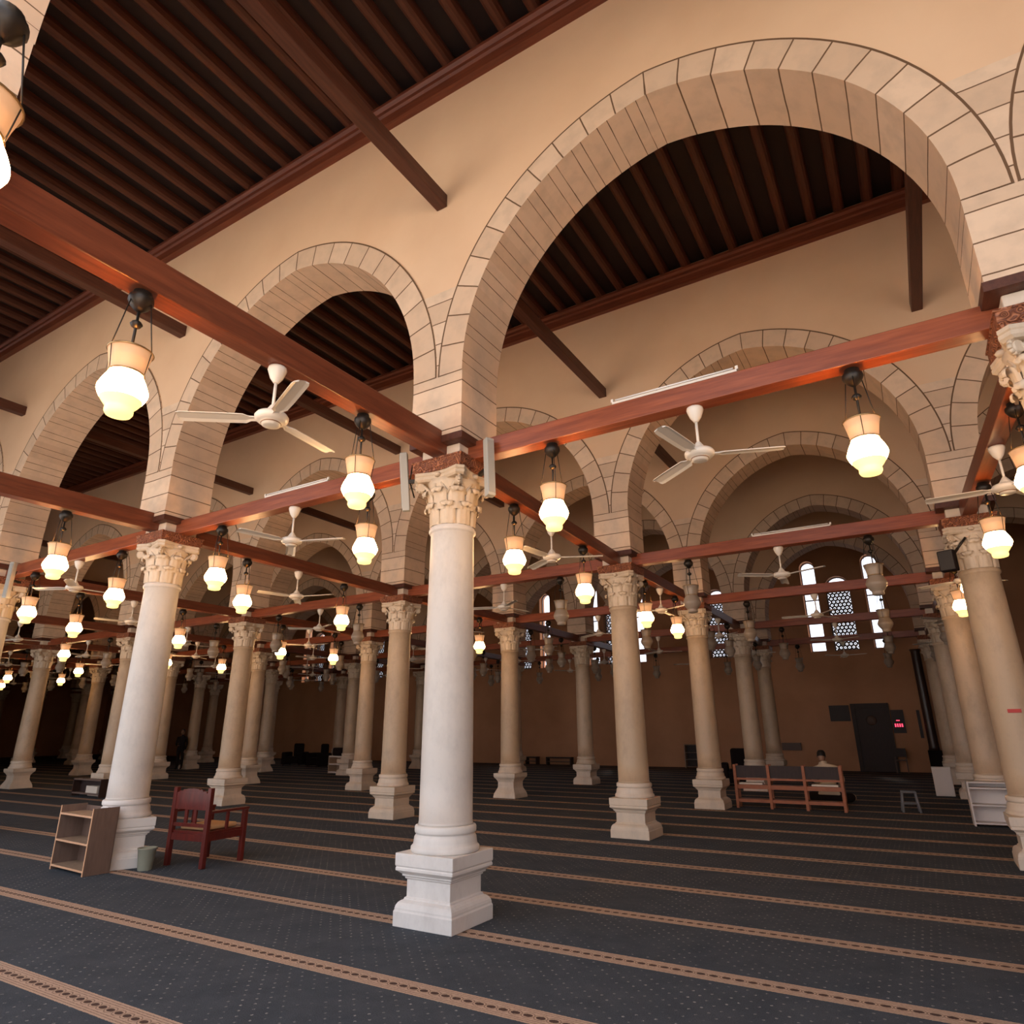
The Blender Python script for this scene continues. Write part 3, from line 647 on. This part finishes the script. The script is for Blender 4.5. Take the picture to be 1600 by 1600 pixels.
# ------------------------------------------------------------------ three-bay rack, stool, white shelves at right
t = thing('book_rack', 'orange-brown wooden three-bay rack with dark upper panels, right of centre', 'rack', (1.49, 14.62, 0), math.radians(2))
for x in (-1.04, -.36, .33, 1.02):
    b = MB(); b.box(x - .03, x + .03, -.16, -.10, 0, .86); b.box(x - .03, x + .03, .10, .16, 0, .86); b.box(x - .025, x + .025, -.1, .1, .1, .2); b.box(x - .025, x + .025, -.1, .1, .44, .52); bevel(b.build('upright', M_orange, t), .006)
for a, b_ in ((-1.01, -.39), (-.33, .30), (.36, .99)):
    b = MB(); b.box(a, b_, -.13, -.11, .60, .84); b.build('upper_panel', M_darkdoor, t)
    b = MB(); b.box(a, b_, -.15, -.11, .555, .595); b.build('rail', M_orange, t)
    b = MB(); b.box(a, b_, -.15, .15, .38, .46); b.build('middle_shelf', M_orange, t)
    b = MB(); b.box(a, b_, -.15, .15, .12, .18); b.build('bottom_shelf', M_orange, t)
for x0, x1, lab in ((-.98, -.5, 'white open book lying in left bay of the orange rack'), (.45, .95, 'white papers lying in right bay of the orange rack')):
    b = MB(); b.box(x0, x1, -.12, .08, .462, .50); o = bevel(b.build('open_book', M_paper, None, (1.49, 14.62, 0), math.radians(2)), .01); tag(o, lab, 'book')

t = thing('plastic_stool', 'small grey plastic stool standing alone on the carpet', 'stool', (3.62, 15.25, 0), .1)
b = MB(); b.square([(.13, .36), (.135, .375), (.125, .385)]); b.build('seat', M_greyp, t)
for sx in (-1, 1):
    for sy in (-1, 1): b = MB(); b.tube((sx * .15, sy * .15, 0), (sx * .115, sy * .115, .36), .022, .018, n=8); b.build('leg', M_greyp, t)
b = MB(); [b.tube((.135 * a, .135 * c, .16), (.135 * e, .135 * g, .16), .012, n=6) for a, c, e, g in ((-1, -1, 1, -1), (1, -1, 1, 1), (1, 1, -1, 1), (-1, 1, -1, -1))]; b.build('stretcher', M_greyp, t)

t = thing('white_shelf', 'white open shelf unit beside the second-row column at right edge', 'shelf', (4.88, 13.62, 0), math.radians(3))
for s in (-1, 1): b = MB(); b.box(s * .30 - .012, s * .30 + .012, -.15, .15, 0, .70); b.build('side_panel', M_whiteP, t)
for z in (.05, .33, .60, .69): b = MB(); b.box(-.29, .29, -.15, .15, z - .012, z + .012); b.build('shelf', M_whiteP, t)
b = MB(); b.box(-.29, .29, .138, .15, .04, .69); b.build('back_panel', M_whiteP, t)
t = thing('white_cabinet', 'plain white upright board box beside far column at right', 'cabinet', (4.28, 19.3, 0), math.radians(0))
b = MB(); b.box(-.20, .20, -.14, .14, .0, .66); bevel(b.build('body', M_whiteP, t), .01); b = MB(); b.box(-.185, .185, -.152, -.14, .02, .64); b.build('door', M_whiteP, t)
b = MB(); b.box(-.07, .07, 0, .01, -.022, .022); o = b.build('red_tape_label', M_red, None, (5.12, 9.50, 1.78), math.radians(0)); tag(o, 'small red label stuck on column shaft at right edge', 'label')

# ------------------------------------------------------------------ things along the back wall
t = thing('dark_door', 'tall dark wooden door with arched panel in the back wall', 'door', (2.38, WALL - .03, 0))
b = MB(); b.box(-.66, -.52, -.10, .03, 0, 2.45); b.box(.52, .66, -.10, .03, 0, 2.45); b.box(-.66, .66, -.12, .03, 2.3, 2.48); b.build('door_frame', M_darkdoor, t)
b = MB(); b.box(-.52, .52, -.04, .02, 0, 2.3); o = b.build('door_leaf', M_darkdoor, t)
b = MB(); b.lathe([(.18, 0), (.16, .02), (.01, .025)], 20, Matrix.Translation((0, -.04, 1.85)) @ Matrix.Rotation(PI / 2, 4, 'X')); b.build('round_panel', M_brownmetal, t)
b = MB(); b.box(-.36, .36, 0, .03, -.30, .30); tag(b.build('notice_board', M_frameP, None, (1.30, WALL - .04, 2.13)), 'dark square notice board left of the dark door', 'notice board')
t = thing('prayer_clock', 'dark digital clock board with red numerals right of the dark door', 'clock', (3.27, WALL - .05, 1.80))
b = MB(); b.box(-.20, .22, 0, .04, -.42, .42); b.build('case', M_frameP, t)
b = MB()
for q in range(4): b.box(-.13 + q * .075, -.13 + q * .075 + .045, -.006, 0, -.20, -.08)
b.box(-.06, .06, -.006, 0, .02, .05); b.build('numerals', M_led, t)
b = MB(); b.box(-.05, .05, 0, .03, -.50, .50); tag(b.build('narrow_notice', M_frameP, None, (3.97, WALL - .04, 1.7)), 'narrow dark upright notice near the dark wall columns', 'notice board')
b = MB(); b.box(-.36, .36, 0, .14, 0, .28); tag(b.build('wall_cabinet', M_brownmetal, None, (-.64, WALL - .15, .74)), 'brown low box fixed to back wall behind the orange rack', 'wall box')
for x in (4.27, 4.80):
    t = thing('dark_wall_column', 'thin dark marble columns standing against the back wall at right', 'column', (x, WALL - .35, 0), 0, 'thin dark marble columns at the back wall')
    b = MB(); b.square([(.22, 0), (.22, .78)]); b.build('base_block', M_black, t)
    b = MB(); b.lathe([(.19, .78), (.165, .9), (.155, 4.3), (.19, 4.4)], 20); b.build('shaft', M_darkmarble, t)
for x, w, lab in ((-12.45, .32, 'short low dark bench at the back wall'), (-10.97, .66, 'long low dark bench at the back wall')):
    t = thing('low_bench', lab, 'bench', (x, 28.45, 0), 0); b = MB(); b.box(-w, w, -.16, .16, .30, .36); b.build('seat', M_darkdoor, t)
    b = MB(); b.box(-w + .06, w - .06, -.12, .12, .14, .17); b.build('lower_shelf', M_brownmetal, t)
    for s in (-1, 1): b = MB(); b.box(s * (w - .03) - .03, s * (w - .03) + .03, -.15, .15, 0, .30); b.build('leg', M_darkdoor, t)
t = thing('small_bookshelf', 'small brown bookshelf at back wall behind third-row column', 'bookshelf', (-4.55, 28.6, 0))
for s in (-1, 1): b = MB(); b.box(s * .38 - .02, s * .38 + .02, -.15, .15, 0, .95); b.build('side_panel', M_casein, t)
for z in (.06, .34, .62, .93): b = MB(); b.box(-.36, .36, -.15, .15, z - .015, z + .015); b.build('shelf', M_case, t)
b = MB(); b.box(-.37, .37, .13, .15, .03, .93); b.build('back_panel', M_darkdoor, t)
t = thing('pale_rack', 'pale three-tier rack between columns left of the nearest column', 'rack', (-15.95, 19.2, 0), math.radians(-12))
for s in (-1, 1): b = MB(); b.box(s * .55 - .025, s * .55 + .025, -.2, .2, 0, .66); b.build('side_panel', M_casein, t)
for z in (.06, .36, .64): b = MB(); b.box(-.54, .54, -.2, .2, z - .025, z + .025); b.build('shelf', M_whiteP, t)
b = MB(); b.box(-.54, .54, .18, .2, .03, .64); b.build('back_panel', M_casein, t)
b = MB(); b.box(-.42, .45, -.16, .16, 0, .30); tag(bevel(b.build('black_bag', M_black, None, (-15.95, 19.2, .668), math.radians(-12)), .06, 3), 'black bag lying on top of the pale rack', 'bag')

def armchair(loc, rz, label):
    t = thing('dark_armchair', label, 'armchair', loc, rz)
    b = MB(); b.box(-.36, .36, -.34, .34, .08, .42); bevel(b.build('seat', M_black, t), .05, 3)
    b = MB(); b.box(-.27, .27, .22, .38, .40, 1.02); bevel(b.build('backrest', M_black, t), .07, 3)
    for s in (-1, 1): b = MB(); b.box(s * .46 - .11, s * .46 + .11, -.36, .36, .05, .62); bevel(b.build('armrest', M_black, t), .06, 3)
    for x in (-.45, .45):
        for y in (-.3, .3): b = MB(); b.box(x - .03, x + .03, y - .03, y + .03, 0, .09); b.build('leg', M_darkdoor, t)
armchair((-23.2, 23.3, 0), .3, 'dark upholstered armchair in the far gloom, left of another armchair')
armchair((-20.9, 22.7, 0), -.2, 'dark upholstered armchair near the pale rack in the far gloom')
armchair((-.78, 20.4, 0), .2, 'dark upholstered armchair behind the left end of the orange rack')
t = thing('side_chair', 'small dark chair against back wall right of the door', 'chair', (3.15, 28.3, 0), 0)
b = MB(); b.box(-.2, .2, -.2, .2, .42, .46); b.build('seat', M_brownmetal, t); b = MB(); b.box(-.2, .2, .17, .2, .55, .85); b.build('backrest', M_darkdoor, t)
for x in (-.18, .18):
    for y in (-.18, .18): b = MB(); b.box(x - .015, x + .015, y - .015, y + .015, 0, .55 if y > 0 else .42); b.build('leg', M_brownmetal, t)

# ------------------------------------------------------------------ people
def skin_body(name, joints, edges, material, parent=None):
    me = bpy.data.meshes.new(name); me.from_pydata([j[0] for j in joints], edges, []); o = bpy.data.objects.new(name, me); C.objects.link(o)
    if parent: o.parent = parent
    m = o.modifiers.new('skin', 'SKIN'); m.use_smooth_shade = True
    for v, j in zip(me.skin_vertices[0].data, joints): v.radius = (j[1], j[2] if len(j) > 2 else j[1])
    me.skin_vertices[0].data[0].use_root = True
    s = o.modifiers.new('sub', 'SUBSURF'); s.levels = 1; s.render_levels = 2; me.materials.append(material); return o
def head(parent, c, face, tilt=0):
    m = Matrix.Translation(c) @ Matrix.Rotation(face, 4, 'Z') @ Matrix.Rotation(tilt, 4, 'X')
    b = MB(); b.lathe([(.001, -.115), (.035, -.112), (.055, -.08), (.07, -.03), (.076, .02), (.072, .065), (.05, .105), (.001, .12)], 16, m, cap=False)
    b.tube(m @ Vector((0, -.066, -.005)), m @ Vector((0, -.092, -.03)), .010, .014, n=6)
    for s in (-1, 1): b.lathe([(.001, -.03), (.014, -.01), (.014, .015), (.001, .03)], 8, m @ Matrix.Translation((s * .077, 0, -.005)), cap=False)
    h = b.build('head', M_skin, parent)
    b = MB(); b.lathe([(.081, -.02), (.083, .03), (.078, .075), (.055, .115), (.001, .13)], 16, m @ Matrix.Translation((0, .014, .004)), cap=False); b.build('hair', M_hair, h)
    b = MB()
    for s in (-1, 1): b.lathe([(.001, -.006), (.009, 0), (.001, .006)], 8, m @ Matrix.Translation((s * .03, -.068, .008)), cap=False)
    b.box(-.022, .022, -.071, -.060, -.062, -.054, m); b.build('face_features', M_hair, h)
    return h
def hand(parent, wrist, d, material=M_skin):
    d = Vector(d).normalized(); sdv = d.cross(Vector((0, 0, 1))); sdv = sdv.normalized() if sdv.length > .1 else Vector((1, 0, 0)); n = sdv.cross(d)
    w = Vector(wrist); J = [(w, .022, .016), (w + d * .045, .034, .015), (w + d * .085, .036, .013)]; E = [(0, 1), (1, 2)]
    for q, (o_, L) in enumerate(((-.027, .062), (-.009, .075), (.009, .070), (.027, .055))):
        a = w + d * .09 + sdv * o_; b1 = len(J); J += [(a, .009), (a + d * L * .5 - n * .008, .008), (a + d * L * .85 - n * .028, .0065)]; E += [(2, b1), (b1, b1 + 1), (b1 + 1, b1 + 2)]
    b1 = len(J); J += [(w + d * .05 - sdv * .042, .010), (w + d * .085 - sdv * .058 - n * .01, .008)]; E += [(1, b1), (b1, b1 + 1)]
    return skin_body('hand', J, E, material, parent)
# seated man behind the rack, leaning to his left, seen from behind
t = thing('person', 'person in cream shirt sitting on the floor behind the orange rack', 'person', (2.06, 16.1, 0), 0)
V = Vector
J = [(V((0, 0, .12)), .17, .13), (V((0, .02, .32)), .15, .11), (V((0, .04, .55)), .18, .115), (V((0, .06, .70)), .17, .10), (V((-.04, .09, .80)), .06), (V((-.06, .11, .86)), .052),
     (V((.19, .05, .71)), .065), (V((.27, .12, .48)), .052), (V((.17, .33, .33)), .042), (V((-.19, .06, .70)), .065), (V((-.27, .12, .48)), .052), (V((-.15, .33, .33)), .042),
     (V((.16, .1, .11)), .10), (V((.42, .36, .12)), .075), (V((.02, .50, .06)), .05), (V((-.16, .1, .11)), .10), (V((-.42, .36, .12)), .075), (V((-.02, .46, .07)), .05)]
E_ = [(0, 1), (1, 2), (2, 3), (3, 4), (4, 5), (3, 6), (6, 7), (7, 8), (3, 9), (9, 10), (10, 11), (0, 12), (12, 13), (13, 14), (0, 15), (15, 16), (16, 17)]
skin_body('body', J, E_, M_shirt, t); t.scale = (1.12, 1.12, 1.03)
skin_body('trousers', [(a[0], *(r + .018 for r in a[1:])) for a in [J[0]] + J[12:14] + J[15:17]], [(0, 1), (1, 2), (0, 3), (3, 4)], M_darkrobe, t); head(t, V((-.06, .14, .95)), PI, .35)
hand(t, (.17, .33, .33), (-.3, 1, -.3)); hand(t, (-.15, .33, .33), (.3, 1, -.3))
# standing figure far left
t = thing('person', 'person in dark clothes standing beside a far column at left', 'person', (-25.1, 18.3, 0), .6)
J = [(V((0, 0, .92)), .15, .11), (V((0, 0, 1.12)), .13, .10), (V((0, 0, 1.32)), .17, .105), (V((0, 0, 1.42)), .07), (V((0, -.01, 1.50)), .05),
     (V((.19, 0, 1.36)), .06), (V((.23, .02, 1.08)), .048), (V((.22, -.08, .84)), .036), (V((-.19, 0, 1.36)), .06), (V((-.24, .02, 1.08)), .048), (V((-.12, -.16, 1.0)), .036),
     (V((.10, 0, .84)), .095), (V((.12, -.02, .48)), .065), (V((.12, .02, .08)), .045), (V((.13, -.12, .035)), .035), (V((-.10, 0, .84)), .095), (V((-.11, .04, .48)), .065), (V((-.12, .10, .08)), .045), (V((-.13, -.03, .035)), .035)]
E_ = [(0, 1), (1, 2), (2, 3), (3, 4), (2, 5), (5, 6), (6, 7), (2, 8), (8, 9), (9, 10), (0, 11), (11, 12), (12, 13), (13, 14), (0, 15), (15, 16), (16, 17), (17, 18)]
skin_body('body', J, E_, M_darkrobe, t); head(t, V((0, -.02, 1.61)), 0, .1); hand(t, (.22, -.08, .84), (0, -.2, -1)); hand(t, (-.12, -.16, 1.0), (.6, -.6, .3))
